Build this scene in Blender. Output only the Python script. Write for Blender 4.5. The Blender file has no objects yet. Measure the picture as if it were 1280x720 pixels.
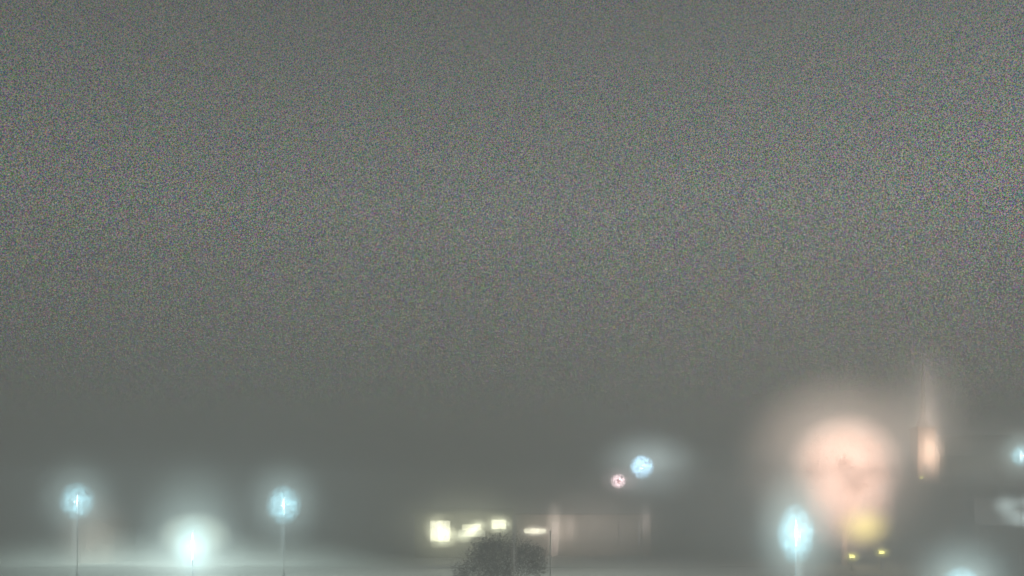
import bpy, bmesh, math, random
from mathutils import Vector, noise, Matrix
random.seed(7)
scene=bpy.context.scene
C=scene.collection
scene.view_settings.view_transform='Standard'
scene.view_settings.look='None'
scene.view_settings.exposure=0

# ---------------- materials
def nm(name):
    m=bpy.data.materials.new(name); m.use_nodes=True
    nt=m.node_tree; nt.nodes.clear()
    out=nt.nodes.new('ShaderNodeOutputMaterial')
    return m,nt,out
def surf(name,c1,c2,scale=2.0,rough=0.8,metal=0.0,bump=0.15,trans=0.0):
    m,nt,out=nm(name)
    b=nt.nodes.new('ShaderNodeBsdfPrincipled')
    tc=nt.nodes.new('ShaderNodeTexCoord')
    n=nt.nodes.new('ShaderNodeTexNoise'); n.inputs['Scale'].default_value=scale; n.inputs['Detail'].default_value=6
    r=nt.nodes.new('ShaderNodeValToRGB')
    r.color_ramp.elements[0].color=(*c1,1); r.color_ramp.elements[1].color=(*c2,1)
    r.color_ramp.elements[0].position=.35; r.color_ramp.elements[1].position=.68
    bp=nt.nodes.new('ShaderNodeBump'); bp.inputs['Strength'].default_value=bump
    L=nt.links.new
    L(tc.outputs['Object'],n.inputs['Vector']); L(n.outputs['Fac'],r.inputs['Fac'])
    L(r.outputs['Color'],b.inputs['Base Color']); L(n.outputs['Fac'],bp.inputs['Height']); L(bp.outputs['Normal'],b.inputs['Normal'])
    b.inputs['Roughness'].default_value=rough; b.inputs['Metallic'].default_value=metal
    L(b.outputs['BSDF'],out.inputs['Surface'])
    return m
def emis(name,c1,c2,s,scale=1.2):
    m,nt,out=nm(name)
    e=nt.nodes.new('ShaderNodeEmission')
    tc=nt.nodes.new('ShaderNodeTexCoord')
    n=nt.nodes.new('ShaderNodeTexNoise'); n.inputs['Scale'].default_value=scale; n.inputs['Detail'].default_value=3
    r=nt.nodes.new('ShaderNodeValToRGB')
    r.color_ramp.elements[0].color=(*c1,1); r.color_ramp.elements[1].color=(*c2,1)
    r.color_ramp.elements[0].position=.38; r.color_ramp.elements[1].position=.62
    L=nt.links.new
    L(tc.outputs['Object'],n.inputs['Vector']); L(n.outputs['Fac'],r.inputs['Fac']); L(r.outputs['Color'],e.inputs['Color'])
    e.inputs['Strength'].default_value=s
    L(e.outputs[0],out.inputs['Surface'])
    return m
M_grass=surf('frosty_grass',(.16,.18,.15),(.26,.28,.24),.4,.9)
M_litground=surf('pale_lit_ground',(.40,.43,.41),(.6,.63,.6),.5,.8)  # paler ground tone standing in for lamplight on it
M_asph=surf('frosted_asphalt',(.14,.145,.145),(.24,.25,.245),.9,.6)
M_pave=surf('paving',(.25,.25,.24),(.36,.36,.34),2.,.8)
M_paint=surf('road_paint',(.6,.6,.58),(.8,.8,.78),4,.6)
M_steel=surf('galvanised_steel',(.55,.56,.57),(.7,.71,.72),8,.6,0,.05)
M_dark=surf('dark_metal',(.03,.03,.033),(.06,.06,.065),6,.5,.3,.05)
M_plaster=surf('pale_plaster',(.24,.23,.19),(.31,.30,.26),1.4,.9)
M_pink=surf('pinkish_render',(.30,.26,.22),(.37,.32,.27),1.2,.9)
M_stone=surf('sandstone',(.34,.26,.20),(.48,.38,.30),1.6,.9,0,.4)
M_slate=surf('slate_roof',(.26,.26,.24),(.32,.32,.29),3,.6)
M_copper=surf('pale_copper_spire',(.26,.26,.23),(.36,.36,.32),3,.6)
M_white=surf('white_paint',(.6,.6,.6),(.8,.8,.8),2,.6)
M_frame=surf('window_frame_pale',(.4,.38,.33),(.48,.46,.40),5,.5)
M_blind=surf('drawn_blinds',(.30,.26,.22),(.37,.32,.27),5,.7)
M_leafA=surf('dry_leaves',(.34,.24,.19),(.48,.35,.29),.8,.8)
M_leafB=surf('dark_leaves',(.06,.05,.04),(.12,.10,.08),.8,.8)
M_bark=surf('bark',(.08,.06,.045),(.16,.13,.10),4,.95,0,.5)
M_barkp=surf('pale_birch_bark',(.40,.33,.28),(.55,.46,.40),3,.9,0,.4)
M_lampglass=emis('lamp_glass_lit',(.75,.9,1),(.9,.95,1),2.2,6)
M_redglass=emis('red_lamp_glass_lit',(1,.2,.25),(1,.4,.45),1.6,6)
M_yelglass=emis('yellow_flood_glass_lit',(1,.95,.25),(1,.9,.3),6,6)
M_win=emis('lit_shop_glass',(.8,.82,.5),(1,.97,.75),4,.9)
M_win2=emis('lit_strip_glass',(.8,.8,.5),(1,.95,.7),3,1.5)
M_door=emis('lit_door_glass',(.5,.36,.28),(.9,.66,.54),.9,.6)

# painted glow in place of lit fog: self-emitting volume with a radial fall-off, in object space (unit sphere)
def halo_mat(name,col,s,core=.3,p=2.2,mottle=.35,nscale=5,det=2,contrast=1.0):
    m,nt,out=nm(name); L=nt.links.new
    tc=nt.nodes.new('ShaderNodeTexCoord')
    ln=nt.nodes.new('ShaderNodeVectorMath'); ln.operation='LENGTH'; L(tc.outputs['Object'],ln.inputs[0])
    mr=nt.nodes.new('ShaderNodeMapRange'); mr.inputs['From Min'].default_value=core; mr.inputs['From Max'].default_value=1
    mr.inputs['To Min'].default_value=1; mr.inputs['To Max'].default_value=0; L(ln.outputs['Value'],mr.inputs['Value'])
    pw=nt.nodes.new('ShaderNodeMath'); pw.operation='POWER'; pw.inputs[1].default_value=p; L(mr.outputs[0],pw.inputs[0])
    n=nt.nodes.new('ShaderNodeTexNoise'); n.inputs['Scale'].default_value=nscale; n.inputs['Detail'].default_value=det; L(tc.outputs['Object'],n.inputs['Vector'])
    nr=nt.nodes.new('ShaderNodeMapRange'); nr.inputs['From Min'].default_value=.5-.5/contrast; nr.inputs['From Max'].default_value=.5+.5/contrast; L(n.outputs['Fac'],nr.inputs['Value'])
    m1=nt.nodes.new('ShaderNodeMath'); m1.operation='MULTIPLY_ADD'; m1.inputs[1].default_value=mottle*2; m1.inputs[2].default_value=1-mottle; L(nr.outputs[0],m1.inputs[0])
    m2=nt.nodes.new('ShaderNodeMath'); m2.operation='MULTIPLY'; L(pw.outputs[0],m2.inputs[0]); L(m1.outputs[0],m2.inputs[1])
    m3=nt.nodes.new('ShaderNodeMath'); m3.operation='MULTIPLY'; m3.inputs[1].default_value=s; L(m2.outputs[0],m3.inputs[0])
    e=nt.nodes.new('ShaderNodeEmission'); e.inputs['Color'].default_value=(*col,1); L(m3.outputs[0],e.inputs['Strength'])
    L(e.outputs[0],out.inputs['Volume'])
    return m

# ---------------- mesh helpers
def new_obj(name,bm,mat,parent=None,loc=(0,0,0),smooth=False):
    me=bpy.data.meshes.new(name); bm.to_mesh(me); bm.free()
    me.materials.append(mat)
    if smooth:
        for p in me.polygons: p.use_smooth=True
    o=bpy.data.objects.new(name,me); C.objects.link(o)
    o.location=loc
    if parent: o.parent=parent
    return o
def thing(name,label,cat,loc,group=None):
    e=bpy.data.objects.new(name,None); C.objects.link(e); e.location=loc
    e.empty_display_size=.3
    e['label']=label; e['category']=cat
    if group: e['group']=group
    return e
def halo(parent,loc,sc,mat):
    b=bmesh.new(); bmesh.ops.create_icosphere(b,subdivisions=3,radius=1)
    o=new_obj('glow_volume',b,mat,parent,loc); o.scale=sc  # emissive ball painting glow around its parent
    return o
def abox(bm,x0,x1,y0,y1,z0,z1,bev=0):
    r=bmesh.ops.create_cube(bm,size=1)
    vs=r['verts']
    for v in vs:
        v.co=Vector(((x0+x1)/2+v.co.x*(x1-x0),(y0+y1)/2+v.co.y*(y1-y0),(z0+z1)/2+v.co.z*(z1-z0)))
    if bev:
        es=list({e for v in vs for e in v.link_edges})
        bmesh.ops.bevel(bm,geom=es,offset=bev,segments=2,affect='EDGES')
def acone(bm,x,y,z0,z1,r0,r1,seg=20):
    r=bmesh.ops.create_cone(bm,cap_ends=True,segments=seg,radius1=r0,radius2=max(r1,.001),depth=z1-z0)
    for v in r['verts']: v.co+=Vector((x,y,(z0+z1)/2))
def atube(bm,p0,p1,r0,r1,seg=8):
    p0=Vector(p0);p1=Vector(p1);d=p1-p0
    r=bmesh.ops.create_cone(bm,cap_ends=True,segments=seg,radius1=r0,radius2=max(r1,.001),depth=d.length)
    q=Vector((0,0,1)).rotation_difference(d.normalized()).to_matrix()
    for v in r['verts']: v.co=q@v.co+(p0+p1)/2
def B(): return bmesh.new()

# ---------------- terrain
def h(x,y):
    return 10*math.exp(-((x-76)**2/(2*27**2)+(y-158)**2/(2*34**2)))
bm=B()
NX,NY=90,90
xs=[-420+840*i/NX for i in range(NX+1)]
ys=[-40+460*j/NY for j in range(NY+1)]
g=[[bm.verts.new((x,y,h(x,y)+(.12*noise.noise(Vector((x*.05,y*.05,0))) if not(55<y<106) else 0))) for x in xs] for y in ys]
for j in range(NY):
    for i in range(NX):
        bm.faces.new((g[j][i],g[j][i+1],g[j+1][i+1],g[j+1][i]))
o=new_obj('ground',bm,M_grass,smooth=True); o['kind']='structure'
def strip(name,mat,x0,x1,y0,y1,dz,th=None):
    bm=B(); n=60
    rows=[]
    for i in range(n+1):
        x=x0+(x1-x0)*i/n
        rows.append((bm.verts.new((x,y0,h(x,y0)+dz)),bm.verts.new((x,y1,h(x,y1)+dz))))
    for i in range(n):
        bm.faces.new((rows[i][0],rows[i+1][0],rows[i+1][1],rows[i][1]))
    if th:
        f=bm.faces[:]
        r=bmesh.ops.extrude_face_region(bm,geom=f)
        for v in [e for e in r['geom'] if isinstance(e,bmesh.types.BMVert)]: v.co.z+=th
    o=new_obj(name,bm,mat); o['kind']='structure'; return o
strip('road',M_asph,-150,28,76,85,.05)
strip('pavement',M_pave,-150,28,85,88,.03,.14)
strip('pavement',M_pave,-150,28,73.5,76,.03,.14)
bm=B()
for i in range(28):
    x=-148+i*6.2
    f=bm.faces.new([bm.verts.new(p) for p in((x,80.4,.06),(x+3,80.4,.06),(x+3,80.55,.06),(x,80.55,.06))])
o=new_obj('road_marking',bm,M_paint); o['kind']='structure'
strip('forecourt',M_asph,-14,20,88.3,99.5,.04)
bm=B()
pts=[]
for i in range(80):
    a=i/80*math.tau
    k=1+.18*noise.noise(Vector((math.cos(a)*2,math.sin(a)*2,3)))
    pts.append(bm.verts.new((-37+26*k*math.cos(a),100+11.5*k*math.sin(a),.035)))
bm.faces.new(pts)
o=new_obj('lit_ground',bm,M_litground); o['kind']='structure'  # pale patch added so the ground looks lit

# ---------------- street lamps
lampcol=(.70,.93,1.0)
def point(parent,loc,power,col,r=.18,name='lamp_light'):
    L=bpy.data.lights.new(name,'POINT'); L.energy=power; L.color=col; L.shadow_soft_size=r
    o=bpy.data.objects.new(name,L); C.objects.link(o); o.location=loc; o.parent=parent
    return o
H_core=halo_mat('glow_core_blue',(.34,.78,.92),1.05,.6,.9,.9,4,0,2.6)  # inner lamp glow painted as volume emission
H_streak=halo_mat('glow_streak',(.62,.84,.82),1.1,.0,1.3,.2,3)  # streak of lamplight painted down in front of the pole
def street_lamp(x,y,z,power,label,tall=.9,r=.13,group='post-top street lamps',R=1.6,sz=1.15,k=1.0,low=0,core=None,kk=2.7):
    gz=h(x,y); H=z-gz
    t=thing('street_lamp',label,'street lamp',(x,y,gz),group)
    b=B(); acone(b,0,0,0,.9,.10,.08); acone(b,0,0,.9,.96,.09,.06); acone(b,0,0,.96,H-tall*.5-.08,.026,.022); acone(b,0,0,H-tall*.5-.08,H-tall*.5,.03,.07)
    new_obj('pole',b,M_steel,t,smooth=False)
    b=B(); acone(b,0,0,H-tall*.5,H+tall*.5,r*.85,r,24)
    new_obj('lamp_glass',b,M_lampglass,t)
    b=B(); acone(b,0,0,H+tall*.5,H+tall*.5+.04,r*1.3,r*1.3,24); acone(b,0,0,H+tall*.5+.04,H+tall*.5+.12,r*1.2,.03,24)
    for a in range(4):
        ca,sa=math.cos(a*math.pi/2+.78)*r*1.15,math.sin(a*math.pi/2+.78)*r*1.15
        atube(b,(ca,sa,H-tall*.5),(ca,sa,H+tall*.5),.008,.008,6)
    new_obj('lamp_cap',b,M_steel,t)
    point(t,(0,-r-.25,H),power,lampcol)
    halo(t,(0,0,H),(R,R,R*sz),core or H_core)
    mo=halo_mat('glow_outer_blue',(.60,.82,.78),.42*k/R*1.5,.0,1.9,.2,3)  # wide faint lamp glow, also painted by emission
    halo(t,(0,0,H+.1),(R*kk,R*kk,R*kk*sz),mo)
    if low: halo(t,(0,-.45,H-low),(.35,.4,low+.6),H_streak)
    return t
S='tall steel street lamp glowing blue-white in the fog'
street_lamp(-34.3,70,6.6,400,S,r=.045,R=1.4,low=2.6)
Hb=halo_mat('glow_core_white',(.25,.80,1.0),.32,.45,1.0,.6,4,0,1.6)  # painted inner glow of the bright lamp
sl=street_lamp(-16.2,45,4.45,350,'bright steel street lamp with a wide blue-white halo',1.4,.035,R=1.15,sz=1.5,core=Hb,k=.75,kk=3.0)
Hc=halo_mat('glow_core_cream',(.80,.98,.80),.36,.65,.8,.4,3)  # cream upper part of that lamp's painted glow
halo(sl,(0,.3,5.0),(2.0,1.2,1.3),Hc)
halo(sl,(0,.3,4.2),(1.45,1.0,1.6),halo_mat('glow_core_lower',(.74,.96,.86),.24,.5,1.0,.4,3))  # painted glow tapering below the lamp
street_lamp(-18.0,70,6.3,400,S,r=.045,R=1.45,low=2.6)
street_lamp(14.4,45,5.1,350,'steel street lamp with a tall oval bluish halo',1.3,.035,R=1.02,sz=1.6,k=1.0,low=2.0)
street_lamp(20.3,40,2.75,500,'low street lamp glowing blue-white beside the paving',.7,.12,R=1.0)
street_lamp(45.9,80,10.6,250,'tall street lamp with a small bluish glow',.8,.1,R=.95)

def mast(x,y,z,mat,power,col,name,label,cat,rad,hc,ho,R,Ro):
    gz=h(x,y); H=z-gz
    t=thing(name,label,cat,(x,y,gz))
    b=B(); acone(b,0,0,0,.5,.12,.1); acone(b,0,0,.5,H-.3,.03,.02)
    new_obj('pole',b,M_steel,t)
    b=B(); r=bmesh.ops.create_uvsphere(b,u_segments=20,v_segments=12,radius=rad)
    for v in r['verts']: v.co+=Vector((0,0,H))
    new_obj('lamp_glass',b,mat,t,smooth=True)
    b=B(); acone(b,0,0,H-.34,H-rad*.6,.05,rad*.95)
    new_obj('lamp_cap',b,M_plaster,t)
    point(t,(0,-rad-.3,H),power,col)
    halo(t,(0,0,H),(R,R,R),hc); halo(t,(Ro*.12,0,H+.1),(Ro*1.15,Ro,Ro*.75),ho)
mast(13.9,95,10.1,M_lampglass,450,(.62,.88,1),'street_lamp','high globe street lamp shining blue-white over the low building','street lamp',.15,
     halo_mat('glow_core_sky',(.40,.72,.96),2.0,.7,.8,1.0,4.5,0,3.2),halo_mat('glow_outer_sky',(.60,.74,.72),.36,.0,1.9,.2,3),1.4,6.2)  # globe lamp glow painted with two emissive volumes
mast(11.4,95,8.6,M_redglass,150,(1,.6,.62),'signal_light','small pinkish red warning light on a slim post','signal light',.2,
     halo_mat('glow_core_pink',(1,.74,.76),4.0,.6,.9,1.0,3.2,0,3),halo_mat('glow_outer_pink',(.9,.7,.68),.55,.0,1.9,.2,3),.9,2.6)  # pink glow of the signal painted the same way

# ---------------- shop building
bx=thing('shop_building','long low flat-roofed building with bright yellowish windows','building',(0,100,0))
def window(parent,x0,x1,z0,z1,mat,n=3,y=0,awn=False,trans=True):
    b=B(); abox(b,x0,x1,y-.02,y+.04,z0,z1); w=new_obj('window',b,mat,parent)
    b=B(); t=.06
    abox(b,x0-t,x1+t,y-.1,y+.05,z1,z1+t); abox(b,x0-t,x1+t,y-.14,y+.05,z0-t,z0)
    abox(b,x0-t,x0,y-.1,y+.05,z0,z1); abox(b,x1,x1+t,y-.1,y+.05,z0,z1)
    for i in range(1,n):
        x=x0+(x1-x0)*i/n; abox(b,x-.03,x+.03,y-.08,y-.022,z0,z1)
    if trans: abox(b,x0,x1,y-.07,y-.023,z0+(z1-z0)*.66,z0+(z1-z0)*.66+.05)
    new_obj('window_frame',b,M_frame,w)
b=B(); abox(b,-11,0,.05,12,0,5.0); new_obj('wall',b,M_plaster,bx)
b=B(); abox(b,-11.5,.3,-.7,12.4,5.0,5.3,.03); abox(b,-11.3,.1,-.5,12.2,5.3,5.5); new_obj('roof',b,M_slate,bx)
window(bx,-9.2,-7.0,1.9,4.2,M_win,3)
window(bx,-5.6,-3.5,2.6,3.8,M_win,3)
window(bx,-2.3,-.7,3.3,4.3,M_win,2)
b=B()
v=[b.verts.new(p) for p in((-6.0,-1.3,2.5),(-3.0,-1.3,2.5),(-3.0,0,3.2),(-6.0,0,3.2),(-6.0,-1.3,2.45),(-3.0,-1.3,2.45),(-3.0,0,3.13),(-6.0,0,3.13))]
for f in((0,1,2,3),(7,6,5,4),(0,4,5,1),(1,5,6,2),(2,6,7,3),(3,7,4,0)): b.faces.new([v[i] for i in f])
new_obj('awning',b,M_white,bx)
b=B(); abox(b,-3.0,-2.1,-.02,.04,.15,2.4); d=new_obj('door',b,M_frame,bx)
b=B(); abox(b,-2.28,-2.22,-.12,-.03,1.0,1.35); new_obj('handle',b,M_steel,d)
HW=halo_mat('glow_window',(.90,.94,.64),5.0,.3,1.3,.95,2.2,2,1.5)  # window light spilling into fog, painted as emission
HW2=halo_mat('glow_window_wide',(.82,.86,.60),.36,.0,1.6,.3,3)  # broad painted glow over the whole shop front
halo(bx,(-8.3,-.9,3.1),(1.7,.8,2.2),HW); halo(bx,(-7.4,-.9,2.6),(1.8,.8,1.6),HW)
halo(bx,(-5.0,-1.9,2.8),(1.8,.8,1.1),HW).rotation_euler=(0,-.35,0); halo(bx,(-4.0,-1.9,3.5),(1.6,.8,1.1),HW).rotation_euler=(0,-.35,0)
halo(bx,(-1.45,-.9,3.8),(1.8,.8,1.3),HW)
halo(bx,(-5,-1.6,3.8),(10.5,3,5.6),HW2)

an=thing('annex_building','lower pinkish plastered wing with a lit doorway and narrow window','building',(0,102,0))
b=B(); abox(b,.5,16,.05,9,0,4.6); new_obj('wall',b,M_pink,an)
b=B(); abox(b,.35,16.3,-.5,9.3,4.6,4.85,.03); new_obj('roof',b,M_pink,an)
window(an,1.4,3.9,2.7,3.25,M_win2,4,0,False,False)
b=B(); abox(b,4.5,5.3,-.02,.04,.1,3.9); d=new_obj('door',b,M_door,an)
b=B(); abox(b,4.42,4.5,-.1,.04,.1,4.0); abox(b,5.3,5.38,-.1,.04,.1,4.0); abox(b,4.5,5.3,-.1,.04,3.9,4.0); new_obj('door_frame',b,M_frame,d)
for x in(7,9.4,11.8):
    window(an,x,x+1.3,1.6,3.0,M_blind,2)
b=B(); abox(b,14.5,14.66,-.15,.03,1.2,4.3,.02); new_obj('drainpipe',b,M_steel,an)
point(an,(5.0,-1.6,3.0),100,(1,.78,.66),.1,'wall_fill')  # added lamp without a fitting, brightens the annex wall
halo(an,(2.65,-.9,3.0),(2.0,.8,.8),halo_mat('glow_strip',(.95,.9,.7),6.0,.3,1.6,.8,3))  # painted glow before the narrow window
halo(an,(4.9,-1.0,3.2),(1.4,1,3.8),halo_mat('glow_door',(.95,.82,.66),3.0,.0,1.7,.5,3))  # painted glow before the doorway
halo(an,(6.6,-1.0,3.4),(1.2,1,2.6),halo_mat('glow_door_side',(.95,.78,.64),1.2,.0,1.6,.5,3))  # extra painted glow beside the doorway
halo(an,(8.5,-1.4,3.6),(11,2.5,5.4),halo_mat('glow_wing',(.84,.72,.60),.40,.0,1.5,.3,3))  # emissive volume painting a lit haze over the wing
halo(an,(15.2,-.9,4.2),(1.0,.9,2.6),halo_mat('glow_pipe',(.9,.80,.72),1.0,.0,1.4,.3,3))  # upright glow painted in front of the pipe

# pale posts
for x,hh in((.15,4.1),(2.85,4.3)):
    t=thing('post','slim pale post standing beside a dark bush','post',(x,66,0),'pale posts by the bush')
    b=B(); acone(b,0,0,0,.3,.13,.1); acone(b,0,0,.3,hh,.05,.04); new_obj('post_shaft',b,M_white,t)
    b=B(); bmesh.ops.create_uvsphere(b,u_segments=12,v_segments=8,radius=.08)
    for v in b.verts: v.co.z+=hh+.05
    new_obj('post_finial',b,M_white,t,smooth=True)
    halo(t,(0,-.3,hh-1.6),(.35,.35,2.6),halo_mat('glow_post',(.85,.82,.70),.5,.0,1.4,.2,3))  # emissive volume painting light onto the post

# ---------------- trees
def leafcloud(blobs,n,size,squash=1):
    b=B()
    tot=sum(r**2 for *_,r in blobs)
    for (x,y,z,r) in blobs:
        k=int(n*r*r/tot)
        for i in range(k):
            d=Vector((random.gauss(0,1),random.gauss(0,1),random.gauss(0,1))).normalized()
            rr=r*(random.random()**.5)*(1+.4*noise.noise(d*2+Vector((x,y,z))))
            if random.random()<.3: rr*=random.uniform(1,1.5)
            p=Vector((x,y,z))+d*rr
            p.z=z+(p.z-z)*squash
            a=Vector((random.gauss(0,1),random.gauss(0,1),random.gauss(0,1))).normalized()
            c=a.orthogonal().normalized(); e=a.cross(c)
            s=size*random.uniform(.5,1.2)
            b.faces.new([b.verts.new(p+c*s),b.verts.new(p+e*s*.55),b.verts.new(p-c*s),b.verts.new(p-e*s*.55)])
    return b
tx,ty=32.2,86; tz=h(tx,ty)
t=thing('tree','broad leafy tree floodlit orange-pink from below','tree',(tx,ty,tz))
b=B(); atube(b,(0,0,-.2),(0.1,0,3.2),.34,.24,10)
br=[]
for i in range(9):
    a=i*2.4; L=random.uniform(2.8,4.0)
    z0=2.4+i*.25
    p=(math.cos(a)*L*.8,math.sin(a)*L*.8,z0+random.uniform(3.5,6))
    atube(b,(.1,0,z0),((p[0])*.5,p[1]*.5,(z0+p[2])/2-.3),.10,.05); atube(b,(p[0]*.5,p[1]*.5,(z0+p[2])/2-.3),p,.05,.02)
    br.append((p[0],p[1],p[2],random.uniform(1.1,1.6)))
atube(b,(.1,0,3.2),(0,0,10),.14,.04)
new_obj('trunk',b,M_barkp,t)
blobs=br+[(0,0,11.6,1.8),(-2.0,.5,10.8,1.6),(2.1,-.3,11,1.6),(-3.0,0,9.2,1.4),(3.0,.4,9.3,1.4),(0,-1,8.6,1.9),(0,-2,8.6,1.7),(-1.8,-.6,7,1.4),(1.9,0,7,1.3),(0,-1,6.6,1.6),(0,0,5.0,1.5),(-.6,0,3.8,1.0)]
new_obj('crown',leafcloud(blobs,26000,.11),M_leafA,t)
HT=halo_mat('glow_tree_core',(1,.65,.50),.56,.55,1.0,.05,2)  # floodlit glow over the crown, painted by emission
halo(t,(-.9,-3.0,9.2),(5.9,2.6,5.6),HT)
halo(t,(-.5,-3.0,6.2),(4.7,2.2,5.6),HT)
halo(t,(-1.0,-1,9.8),(10.8,7,10.0),halo_mat('glow_tree_outer',(.88,.70,.57),.23,.15,1.4,.15,2.5))  # painted outer glow of the floodlit tree
halo(t,(.4,-3.9,3.9),(3.1,2.2,2.5),halo_mat('glow_tree_yellow',(1,.86,.14),1.7,.0,1.6,.4,3))  # yellow flare painted at the foot of the tree

def bush(x,y,label,blobs,n,mat,name='bush',size=.13):
    t=thing(name,label,name,(x,y,h(x,y)))
    b=B()
    for i in range(7):
        a=i*.9; atube(b,(math.cos(a)*.15,math.sin(a)*.15,-.05),(math.cos(a)*1.6,math.sin(a)*.9,2.2),.07,.02)
    new_obj('trunk',b,M_bark,t)
    new_obj('crown',leafcloud(blobs,n,size),mat,t)
bush(-1.0,70,'large dark rounded bush beside pale posts',[(-2.7,0,.9,1.1),(-1.5,0,2.3,1.2),(.0,.2,2.9,1.2),(1.7,0,2.6,1.2),(2.8,0,1.4,1.1),(.6,-.4,1.1,1.6),(-1,.3,1.1,1.3),(2.9,.2,2.4,.8),(-1.0,0,3.1,.8)],12000,M_leafB,size=.08)

# ---------------- flood lights
def flood(x,y,z,aim,power,col,size,blend,mat=M_yelglass,label='small yellow ground floodlight aimed up at the tree',name='floodlight',grp='yellow floodlights'):
    gz=h(x,y); H=z-gz
    t=thing(name,label,'floodlight',(x,y,gz),grp)
    b=B(); acone(b,0,0,0,.08,.2,.2); acone(b,0,0,.08,H-.2,.05,.05); new_obj('stand',b,M_dark,t)
    b=B(); abox(b,-.28,.28,-.1,.24,H-.2,H+.14,.03); new_obj('housing',b,M_dark,t)
    b=B(); abox(b,-.24,.24,-.13,-.103,H-.15,H+.09); abox(b,-.22,.22,-.06,.2,H+.143,H+.16); new_obj('lamp_glass',b,mat,t)
    L=bpy.data.lights.new('flood_beam','SPOT'); L.energy=power; L.color=col; L.spot_size=math.radians(size); L.spot_blend=blend; L.shadow_soft_size=.12
    o=bpy.data.objects.new('flood_beam',L); C.objects.link(o); o.parent=t; o.location=(0,0,H+.3)
    d=Vector(aim)-Vector((x,y,z+.3))
    o.rotation_euler=d.to_track_quat('-Z','Y').to_euler()
    halo(t,(0,-.2,H),(.9,.9,.7),H_yel)
    return t
H_yel=halo_mat('glow_yellow',(1,.95,.25),2.4,.1,1.6,.3,3)  # painted glow around each floodlight head
flood(31.0,81,1.5,(31.9,86,9),1500,(1,.66,.5),66,1)
flood(33.9,81.5,1.85,(32.6,86,9),1400,(1,.66,.5),60,1)

# ---------------- church with steeple on the hill
cx,cy=69.4,150; cz=h(cx,cy)-.4
t=thing('church','stone church with slender floodlit steeple on a hill','church',(cx,cy,cz))
b=B(); abox(b,-1.5,1.5,-1.5,1.5,0,9.2,.1); abox(b,-1.65,1.65,-1.65,1.65,0,.9); new_obj('tower',b,M_stone,t)
b=B(); abox(b,-1.65,1.65,-1.65,1.65,9.2,9.5); new_obj('cornice',b,M_stone,t)
b=B(); acone(b,0,0,9.5,11.0,1.4,.7,8); acone(b,0,0,11.0,20.5,.55,.05,8); new_obj('spire',b,M_copper,t)
b=B(); acone(b,0,0,20.4,22.2,.05,.05,8); abox(b,-.5,.5,-.04,.04,21.4,21.52); new_obj('cross',b,M_steel,t)
b=B(); abox(b,-.3,.3,-1.56,-1.503,7.0,8.2); r=bmesh.ops.create_cone(b,cap_ends=True,segments=20,radius1=.3,radius2=.3,depth=.05)
for v in r['verts']: v.co=Vector((v.co.x,-1.53+v.co.z,8.2+v.co.y))
new_obj('belfry_opening',b,M_stone,t)
b=B(); abox(b,-.6,.6,-1.7,-1.653,.1,2.9); d=new_obj('door',b,M_bark,t)
b=B(); abox(b,1.503,15,-3,4,0,4.5); new_obj('nave_wall',b,M_plaster,t)
b=B()
vv=[b.verts.new(p) for p in((1.51,-3.4,4.5),(15.3,-3.4,4.5),(15.3,4.4,4.5),(1.51,4.4,4.5),(1.51,.5,8.3),(15.3,.5,8.3))]
for f in((0,1,5,4),(2,3,4,5),(0,4,3),(1,2,5),(3,2,1,0)): b.faces.new([vv[i] for i in f])
new_obj('nave_roof',b,M_slate,t)
for i in range(4):
    window(t,4+i*2.8,4.8+i*2.8,1.4,3.4,M_frame,2,-3.0)
halo(t,(0,-2.8,4.6),(2.7,2.2,5.6),halo_mat('glow_tower_core',(1,.70,.50),1.7,.1,1.4,.8,2,2,1.5))  # floodlit glow on the tower painted as an emissive volume
halo(t,(0,-2.2,6.5),(3.8,2.6,9.0),halo_mat('glow_tower_mid',(1,.72,.56),.50,.0,1.7,.1,2))  # softer painted glow further up the tower
halo(t,(0,-1.6,11.5),(2.6,2.4,14),halo_mat('glow_spire',(.9,.70,.58),.26,.0,1.5,.1,2))  # light streak along the spire, painted by emission
halo(t,(0,-1,9.5),(10,5,16),halo_mat('glow_tower_outer',(.80,.70,.58),.22,.0,1.6,.1,3))  # wide painted glow around the steeple
halo(t,(10,-8,1.5),(20,4,11),halo_mat('glow_nave',(.82,.84,.72),.12,.0,1.2,.2,3))  # faint emissive haze painted over the nave to lighten it
flood(66.2,143.5,10.0,(69.2,150,15.5),1500,(1,.62,.42),110,1.0,label='small yellow ground floodlight aimed at the steeple',grp='yellow floodlights')

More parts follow.
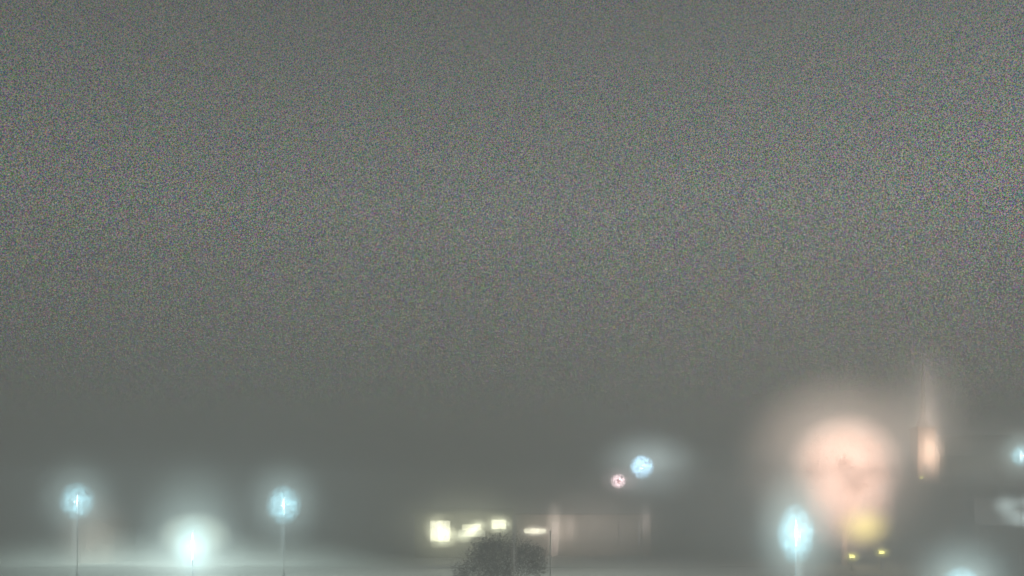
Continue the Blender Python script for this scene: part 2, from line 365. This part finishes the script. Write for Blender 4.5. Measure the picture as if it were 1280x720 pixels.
# ---------------- small houses
def house(x,y,w,dp,hh,rh,label,mat,rot=0,rmat=None):
    t=thing('small_house',label,'house',(x,y,h(x,y)-.1)); t.rotation_euler=(0,0,rot)
    b=B(); abox(b,-w/2,w/2,0,dp,0,hh)
    g1=[b.verts.new(p) for p in((-w/2,0,hh),(w/2,0,hh),(0,0,hh+rh),(-w/2,dp,hh),(w/2,dp,hh),(0,dp,hh+rh))]
    b.faces.new((g1[0],g1[1],g1[2])); b.faces.new((g1[4],g1[3],g1[5]))
    new_obj('wall',b,mat,t)
    b=B()
    for s in(-1,1):
        k=rh/(w/2); ex=w/2+.35
        P=[(0,-.4,hh+rh+.01),(s*ex,-.4,hh+rh-k*ex+.01),(s*ex,dp+.4,hh+rh-k*ex+.01),(0,dp+.4,hh+rh+.01)]
        lo=[b.verts.new(p) for p in P]; up=[b.verts.new((p[0],p[1],p[2]+.14)) for p in P]
        b.faces.new(lo); b.faces.new(up[::-1])
        for i in range(4): b.faces.new((lo[i],lo[(i+1)%4],up[(i+1)%4],up[i]))
    new_obj('roof',b,rmat or M_slate,t)
    window(t,-w*.3,-w*.3+.9,1.4,2.6,M_blind,2,-.03)
    b=B(); abox(b,w*.12,w*.12+.9,-.06,-.003,.05,2.1); new_obj('door',b,M_frame,t)
    return t
t=house(-43.0,92,3.6,5,3.8,.8,'narrow pinkish house under a street lamp',M_plaster,0,M_plaster)
halo(t,(0,-.8,2.8),(4.8,2,5.6),halo_mat('glow_house',(.82,.76,.62),.60,.1,1.4,.2,3))  # painted glow in front of the house, from no lamp
t=house(53.0,90,3.4,5,3.6,2.2,'small house with a snowy white roof',M_plaster,1.1,M_white)
Hr=halo_mat('glow_roof',(.72,.92,.88),1.5,.0,1.3,.3,2)  # pale glow painted in front of the roof
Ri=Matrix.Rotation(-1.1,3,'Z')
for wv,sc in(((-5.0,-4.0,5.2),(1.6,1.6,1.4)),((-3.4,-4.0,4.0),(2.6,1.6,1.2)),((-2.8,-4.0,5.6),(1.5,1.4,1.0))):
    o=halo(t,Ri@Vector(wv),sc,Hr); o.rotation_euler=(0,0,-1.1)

# self-glowing volumes added low down to brighten the ground
LM=halo_mat('low_glow',(.74,.98,.88),.30,.0,1.7,.5,3)  # painted ground brightness, emission only
LM2=halo_mat('low_glow_faint',(.86,.95,.80),.20,.1,1.4,.6,3)  # fainter version of the painted ground brightness
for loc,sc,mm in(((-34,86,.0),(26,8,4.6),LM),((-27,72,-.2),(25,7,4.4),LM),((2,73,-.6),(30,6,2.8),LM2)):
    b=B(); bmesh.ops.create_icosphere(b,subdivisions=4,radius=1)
    o=new_obj('ground_glow',b,mm); o.location=loc; o.scale=sc; o['kind']='structure'

# ---------------- foggy air (bounded volumes) = sky, plus denser layer at the ground
def air(name,top,dens,em_s,col=(.90,1,.87)):
    bm=B(); abox(bm,-400,400,-30,400,-3,top)
    m,nt,out=nm(name)
    vs=nt.nodes.new('ShaderNodeVolumeScatter'); vs.inputs['Density'].default_value=dens; vs.inputs['Anisotropy'].default_value=.45
    vs.inputs['Color'].default_value=(.97,.98,.97,1)
    em=nt.nodes.new('ShaderNodeEmission'); em.inputs['Color'].default_value=(*col,1); em.inputs['Strength'].default_value=dens*em_s  # emission put in for light the fog would scatter repeatedly
    ad=nt.nodes.new('ShaderNodeAddShader')
    nt.links.new(vs.outputs[0],ad.inputs[0]); nt.links.new(em.outputs[0],ad.inputs[1]); nt.links.new(ad.outputs[0],out.inputs['Volume'])
    o=new_obj(name,bm,m); o['kind']='structure'
air('sky',33,.0080,.042)
air('fog_layer',9.2,.0135,.050)

# ---------------- world
w=bpy.data.worlds.new('World'); scene.world=w; w.use_nodes=True
nt=w.node_tree; nt.nodes.clear()
out=nt.nodes.new('ShaderNodeOutputWorld'); bg=nt.nodes.new('ShaderNodeBackground')
tc=nt.nodes.new('ShaderNodeTexCoord'); sep=nt.nodes.new('ShaderNodeSeparateXYZ')
rp=nt.nodes.new('ShaderNodeValToRGB')
e=rp.color_ramp.elements
e[0].position=0; e[0].color=(.088,.104,.086,1)
e[1].position=.56; e[1].color=(.102,.103,.101,1)
x=e.new(.12); x.color=(.120,.140,.120,1)
x=e.new(.3); x.color=(.185,.203,.185,1)
n1=nt.nodes.new('ShaderNodeTexNoise'); n1.inputs['Scale'].default_value=860; n1.inputs['Detail'].default_value=1
L=nt.links.new
m0=nt.nodes.new('ShaderNodeMix'); m0.data_type='RGBA'; m0.inputs[0].default_value=.35
L(n1.outputs['Color'],m0.inputs[6]); L(n1.outputs['Fac'],m0.inputs[7])
sb=nt.nodes.new('ShaderNodeVectorMath'); sb.operation='SUBTRACT'; sb.inputs[1].default_value=(.5,.5,.5); L(m0.outputs[2],sb.inputs[0])
amp=nt.nodes.new('ShaderNodeMapRange'); amp.inputs['From Min'].default_value=.1; amp.inputs['From Max'].default_value=.45; amp.inputs['To Min'].default_value=17; amp.inputs['To Max'].default_value=4.2
L(sep.outputs['Z'],amp.inputs['Value'])
scl=nt.nodes.new('ShaderNodeVectorMath'); scl.operation='SCALE'; L(sb.outputs[0],scl.inputs[0]); L(amp.outputs[0],scl.inputs['Scale'])
ad=nt.nodes.new('ShaderNodeVectorMath'); ad.operation='ADD'; ad.inputs[1].default_value=(1,1,1); L(scl.outputs[0],ad.inputs[0])
mxm=nt.nodes.new('ShaderNodeVectorMath'); mxm.operation='MAXIMUM'; mxm.inputs[1].default_value=(0,0,0); L(ad.outputs[0],mxm.inputs[0])
tg=nt.nodes.new('ShaderNodeMapRange'); tg.inputs['From Min'].default_value=-.5; tg.inputs['From Max'].default_value=.5; tg.inputs['To Min'].default_value=.92; tg.inputs['To Max'].default_value=1.3
L(sep.outputs['X'],tg.inputs['Value'])
mx=nt.nodes.new('ShaderNodeMix'); mx.data_type='RGBA'; mx.blend_type='MULTIPLY'; mx.inputs[0].default_value=1
L(tc.outputs['Generated'],sep.inputs[0]); L(sep.outputs['Z'],rp.inputs['Fac'])
L(tc.outputs['Generated'],n1.inputs['Vector'])
L(rp.outputs['Color'],mx.inputs[6]); L(mxm.outputs[0],mx.inputs[7])
L(mx.outputs[2],bg.inputs['Color']); L(tg.outputs[0],bg.inputs['Strength'])
L(bg.outputs[0],out.inputs['Surface'])

# ---------------- camera (level, lens shifted up so verticals stay vertical)
cam=bpy.data.cameras.new('camera'); co=bpy.data.objects.new('camera',cam); C.objects.link(co)
co.location=(0,0,7); co.rotation_euler=(math.radians(90),0,0)
cam.sensor_width=36; cam.lens=36*1109/1280; cam.shift_y=260/1280; cam.clip_end=2000
scene.camera=co
